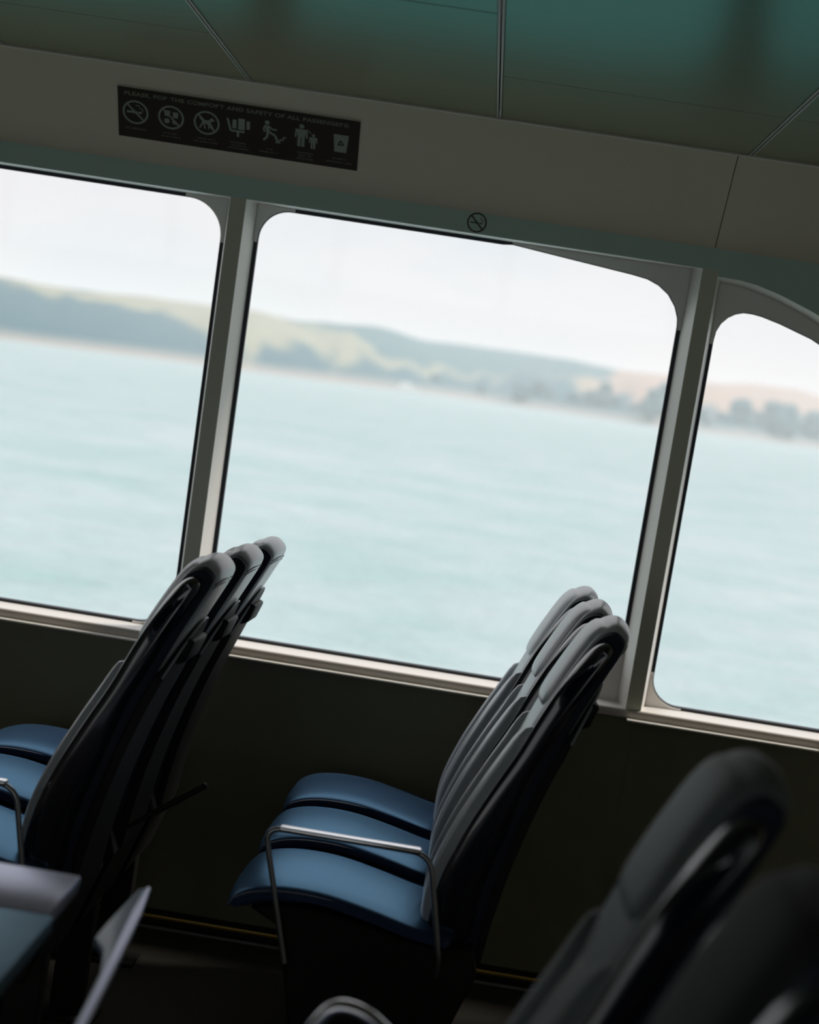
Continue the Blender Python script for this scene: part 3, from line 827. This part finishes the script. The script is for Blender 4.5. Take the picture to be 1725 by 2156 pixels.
RIDGE = [(-40, 1.3), (-24, 1.35), (-19, 1.42), (-16.5, 1.455), (-15, 1.40), (-13.5, 1.445), (-11.5, 1.56), (-9.8, 1.603), (-8.4, 1.669), (-6.9, 1.55), (-5.7, 1.65), (-4.1, 1.769), (-2.45, 1.56), (-1, 1.62), (0.75, 1.651), (2.4, 1.66), (3.3, 1.60), (4.0, 1.56), (5.8, 1.631), (7.1, 1.60), (8.6, 1.769), (9.9, 1.80), (11, 1.62), (13, 1.5), (18, 1.4), (30, 1.2)]
DEP = [(-40, 0.5), (-17, 0.36), (-9, 0.28), (0, 0.19), (6, 0.20), (11, 0.17), (30, 0.2)]
def shore_r(az): return EYE / math.tan(math.radians(sinterp(DEP, az)))
def ridge_h(az, r):
    el = sinterp(RIDGE, az) - 0.80 * math.sin(math.radians(az))
    return EYE + r * math.tan(math.radians(el))
V = []; F = []; CLR = []
AZ = [-34 + 0.2 * k for k in range(291)]; NR = 26
forest = (0.05, 0.115, 0.14); grass = (0.27, 0.275, 0.20); tan_ = (0.36, 0.26, 0.20); ridgec = (0.05, 0.125, 0.14)
def mixc(a, b, t): return tuple(p + (q - p) * max(0, min(1, t)) for p, q in zip(a, b))
for az in AZ:
    rs = shore_r(az); a = math.radians(az)
    for j in range(NR + 1):
        t = j / NR
        r = rs * (1 + 0.75 * t)
        hr = ridge_h(az, rs * 1.45)
        tt = min(1.0, t / 0.6)
        h = hr * (0.06 + 0.94 * (tt ** 0.85)) if t > 0 else -0.5
        if t > 0.6: h *= 1 - 0.35 * ((t - 0.6) / 0.4)
        nz = noise.noise(Vector((az * 0.9, t * 3.0, 2.0)))
        if 0 < t < 0.55: h *= 1 + 0.22 * nz * math.sin(PI * t / 0.55)
        V.append(OP(r * math.sin(a), r * math.cos(a), max(h, -0.5)))
        n2 = 0.30 * noise.noise(Vector((az * 0.45, tt * 1.6, 7.0))) + 0.26 * noise.noise(Vector((az * 1.5, tt * 4, 3.0)))
        fl = interp([(-30, 0.9), (-17, 0.86), (-13, 0.72), (-11, 0.60), (-9.5, 0.40), (-8, 0.22), (-4, 0.24), (0, 0.30), (2.5, 0.34), (5, 0.20), (11, 0.25), (30, 0.4)], az)
        base = mixc(grass, tan_, (az - 2.0) / 2.0)
        cc = mixc(forest, base, (tt - fl + n2) / 0.16 + 0.5)
        rl_ = interp([(-8, 1.1), (-6.5, 0.80), (-4, 0.50), (-1, 0.36), (2.0, 0.36), (3.0, 0.52), (4.0, 0.92), (4.6, 1.3)], az)
        cc = mixc(cc, ridgec, (tt - rl_ + n2 * 0.7) / 0.14 + 0.5)
        if t < 0.03: cc = (0.38, 0.34, 0.30)
        CLR.append(cc)
for i in range(len(AZ) - 1):
    for j in range(NR):
        k = i * (NR + 1) + j; F.append((k, k + 1, k + NR + 2, k + NR + 1))
hm = bpy.data.materials.new('hillside'); hm.use_nodes = True
nt = hm.node_tree; b = nt.nodes['Principled BSDF']; at = nt.nodes.new('ShaderNodeAttribute'); at.attribute_name = 'cover'
nt.links.new(at.outputs['Color'], b.inputs['Base Color']); b.inputs['Roughness'].default_value = 0.95; b.inputs['Specular IOR Level'].default_value = 0.1
hills = mesh_obj('hills', V, F, hm, smooth=True, fix=False)
ca = hills.data.color_attributes.new('cover', 'FLOAT_COLOR', 'POINT')
for k, c in enumerate(CLR): ca.data[k].color = (*c, 1)
tag(hills, 'hazy low green and tan hills along the far shore', 'hills', kind='structure')

# trees standing along the far shore
leafm = [mat('foliage_a', (0.07, 0.13, 0.15), 0.9, var=0.3, vscale=0.3), mat('foliage_b', (0.08, 0.13, 0.14), 0.9, var=0.3, vscale=0.3)]
def make_tree(k):
    root = empty('shore_tree', (0, 0, 0))
    bm = bmesh.new()
    for q in range(7):
        a = random.uniform(0, 2 * PI); rr_ = random.uniform(0.0, 0.26) if q else 0
        z = random.uniform(0.38, 0.8); s = random.uniform(0.17, 0.26) * (1.25 - 0.5 * z)
        mtx = Matrix.Translation((rr_ * math.cos(a), rr_ * math.sin(a), z)) @ Matrix.Diagonal((s, s, s * 1.15, 1))
        bmesh.ops.create_icosphere(bm, subdivisions=3, radius=1.0, matrix=mtx)
    for v in bm.verts:
        v.co += v.co.normalized() * 0.05 * noise.noise(v.co * 9 + Vector((k * 3, 0, 0)))
    me = bpy.data.meshes.new('foliage'); bm.to_mesh(me); bm.free(); me.materials.append(leafm[k % 2])
    for p in me.polygons: p.use_smooth = True
    link(bpy.data.objects.new('foliage', me), root)
    tube('trunk', [(0, 0, -0.05), (0.01, 0, 0.25), (0, 0, 0.6)], 0.03, M['bark'], root, n=8, rs=[.035, .028, .012])
    return root
protos = [make_tree(k) for k in range(3)]
spots = [ (-2.0, 14), (-0.4, 15), (0.9, 18), (1.5, 24), (1.9, 20), (2.7, 17), (3.3, 22), (3.7, 27), (4.1, 20), (4.8, 16), (5.3, 26), (5.9, 32), (6.5, 25), (7.0, 20), (7.7, 18), (8.2, 29), (8.8, 26), (9.4, 34), (9.8, 29), (10.2, 20), (10.6, 33), (11.0, 29)]
for q, (az, h) in enumerate(spots):
    r = shore_r(az) * random.uniform(1.005, 1.05); a = math.radians(az)
    gz = 1.0
    lab = 'blurred blue-green tree among those lining the far shore'
    t = protos[q] if q < 3 else dup(protos[q % 3], (0, 0, 0), (0, 0, 0), lab)
    t.location = OP(r * math.sin(a), r * math.cos(a), gz); t.rotation_euler = (0, 0, random.uniform(0, 6))
    s = h * random.uniform(0.66, 0.84); t.scale = (s * 1.1, s * 1.1, s)
    tag(t, lab, 'tree', 'trees lining the far shore')
# pale boat at the far waterline
r = shore_r(-2.9) * 0.985; a = math.radians(-2.9)
bt = empty('boat', OP(r * math.sin(a), r * math.cos(a), 0))
tag(bt, 'tiny pale boat at the far waterline in the middle window', 'boat')
hl = [(-6, 0), (-6.4, 1.6), (6, 2.0), (8.5, 2.4), (6.5, 0)]
V = []; n = len(hl)
for y, k in ((-1.8, 0.9), (0, 1.0), (1.8, 0.9)): V += [(x * k, y, z) for x, z in hl]
F = [tuple(range(n)), tuple(range(2 * n, 3 * n))] + [(s * n + i, s * n + (i + 1) % n, (s + 1) * n + (i + 1) % n, (s + 1) * n + i) for s in (0, 1) for i in range(n)]
mesh_obj('hull', V, F, M['white'], bt)
box('cabin', -3.5, 2.5, -1.3, 1.3, 1.7, 4.6, M['white'], bt, bevel=0.3)

# real haze over the water between here and the hills
hz_m = bpy.data.materials.new('sea_haze'); hz_m.use_nodes = True
nt = hz_m.node_tree; nt.nodes.clear(); o_ = nt.nodes.new('ShaderNodeOutputMaterial'); vs = nt.nodes.new('ShaderNodeVolumeScatter')
vs.inputs['Color'].default_value = (0.67, 0.73, 0.745, 1); vs.inputs['Density'].default_value = 0.00075; vs.inputs['Anisotropy'].default_value = 0.0
nt.links.new(vs.outputs[0], o_.inputs['Volume'])
v, f = box_vf(-2600, 2600, 90, 3200, 0.6, 75)
hz_o = mesh_obj('haze', [OP(*p) for p in v], f, hz_m); tag(hz_o, 'thin pale haze over the water in front of the hills', 'haze', kind='stuff')

# sky
W_ = bpy.data.worlds.new('sky'); SC.world = W_; W_.use_nodes = True
nt = W_.node_tree; nt.nodes.clear(); N = nt.nodes.new; Lk = nt.links.new
out = N('ShaderNodeOutputWorld'); bg = N('ShaderNodeBackground'); Lk(bg.outputs[0], out.inputs[0])
tc = N('ShaderNodeTexCoord'); sx = N('ShaderNodeSeparateXYZ'); Lk(tc.outputs['Generated'], sx.inputs[0])
mp = N('ShaderNodeMapping'); mp.inputs['Scale'].default_value = (5, 5, 14); Lk(tc.outputs['Generated'], mp.inputs[0])
n1 = N('ShaderNodeTexNoise'); n1.inputs['Scale'].default_value = 1.0; n1.inputs['Detail'].default_value = 4; Lk(mp.outputs[0], n1.inputs['Vector'])
cl = N('ShaderNodeValToRGB'); cl.color_ramp.elements[0].position = 0.38; cl.color_ramp.elements[0].color = (0.74, 0.77, 0.81, 1)
cl.color_ramp.elements[1].position = 0.56; cl.color_ramp.elements[1].color = (0.85, 0.81, 0.83, 1); Lk(n1.outputs['Fac'], cl.inputs[0])
rp = N('ShaderNodeValToRGB'); e = rp.color_ramp.elements
e[0].position = 0.0; e[0].color = (0.55, 0.55, 0.55, 1); e[1].position = 1.0; e[1].color = (1, 1, 1, 1)
for p, c in ((0.5, 0.50), (0.60, 0.50), (0.80, 0.80)):
    k = e.new(p); k.color = (c, c, c, 1)
e[0].color = (0.3, 0.3, 0.3, 1)
mr = N('ShaderNodeMapRange'); mr.inputs[1].default_value = -1; mr.inputs[2].default_value = 1; Lk(sx.outputs['Z'], mr.inputs[0]); Lk(mr.outputs[0], rp.inputs[0])
mx = N('ShaderNodeMix'); mx.data_type = 'RGBA'; mx.blend_type = 'MULTIPLY'; mx.inputs[0].default_value = 1
Lk(cl.outputs[0], mx.inputs[6]); Lk(rp.outputs[0], mx.inputs[7]); Lk(mx.outputs[2], bg.inputs[0]); bg.inputs[1].default_value = 2.0

# hazy sun high on the right, outside the windows
sl = bpy.data.lights.new('sun', 'SUN'); sl.energy = 2.8; sl.angle = math.radians(9); sl.color = (1.0, 0.92, 0.84)
so = bpy.data.objects.new('sun', sl); COL.objects.link(so)
el, az = math.radians(46), math.radians(68)
sd_ = Vector((math.sin(az) * math.cos(el), math.cos(az) * math.cos(el), math.sin(el)))
so.rotation_euler = sd_.to_track_quat('Z', 'Y').to_euler(); so.location = (20, 20, 30)

# ------------------------------------------------------------------ camera
FPX, PW, PH = 3594.0, 1725.0, 2156.0
cam = bpy.data.cameras.new('camera'); co_ = bpy.data.objects.new('camera', cam); COL.objects.link(co_)
cam.sensor_fit = 'HORIZONTAL'; cam.sensor_width = 24.0; cam.lens = FPX / PW * 24.0
Yc = Vector(((1037 - PW / 2) / FPX, -(836 - PH / 2) / FPX, -1)).normalized()
Xc = Vector((1, -0.155, 0)); Xc = (Xc - Yc * Xc.dot(Yc)).normalized(); Zc = Xc.cross(Yc)
R3 = Matrix((Xc, Yc, Zc))
co_.matrix_world = Matrix.Translation((0, 0, 1.6)) @ R3.to_4x4()
cam.clip_start = 0.05; cam.clip_end = 20000
cam.dof.use_dof = True; cam.dof.focus_distance = 4.3; cam.dof.aperture_fstop = 2.0
SC.camera = co_

SC.view_settings.view_transform = 'Standard'; SC.view_settings.look = 'None'
SC.view_settings.exposure = 0.0; SC.view_settings.gamma = 1.0; SC.view_settings.use_curve_mapping = False
cy_ = SC.cycles
cy_.max_bounces = 12; cy_.diffuse_bounces = 6; cy_.glossy_bounces = 4; cy_.transparent_max_bounces = 16; cy_.volume_bounces = 1
cy_.use_denoising = True
cy_.sample_clamp_indirect = 8.0
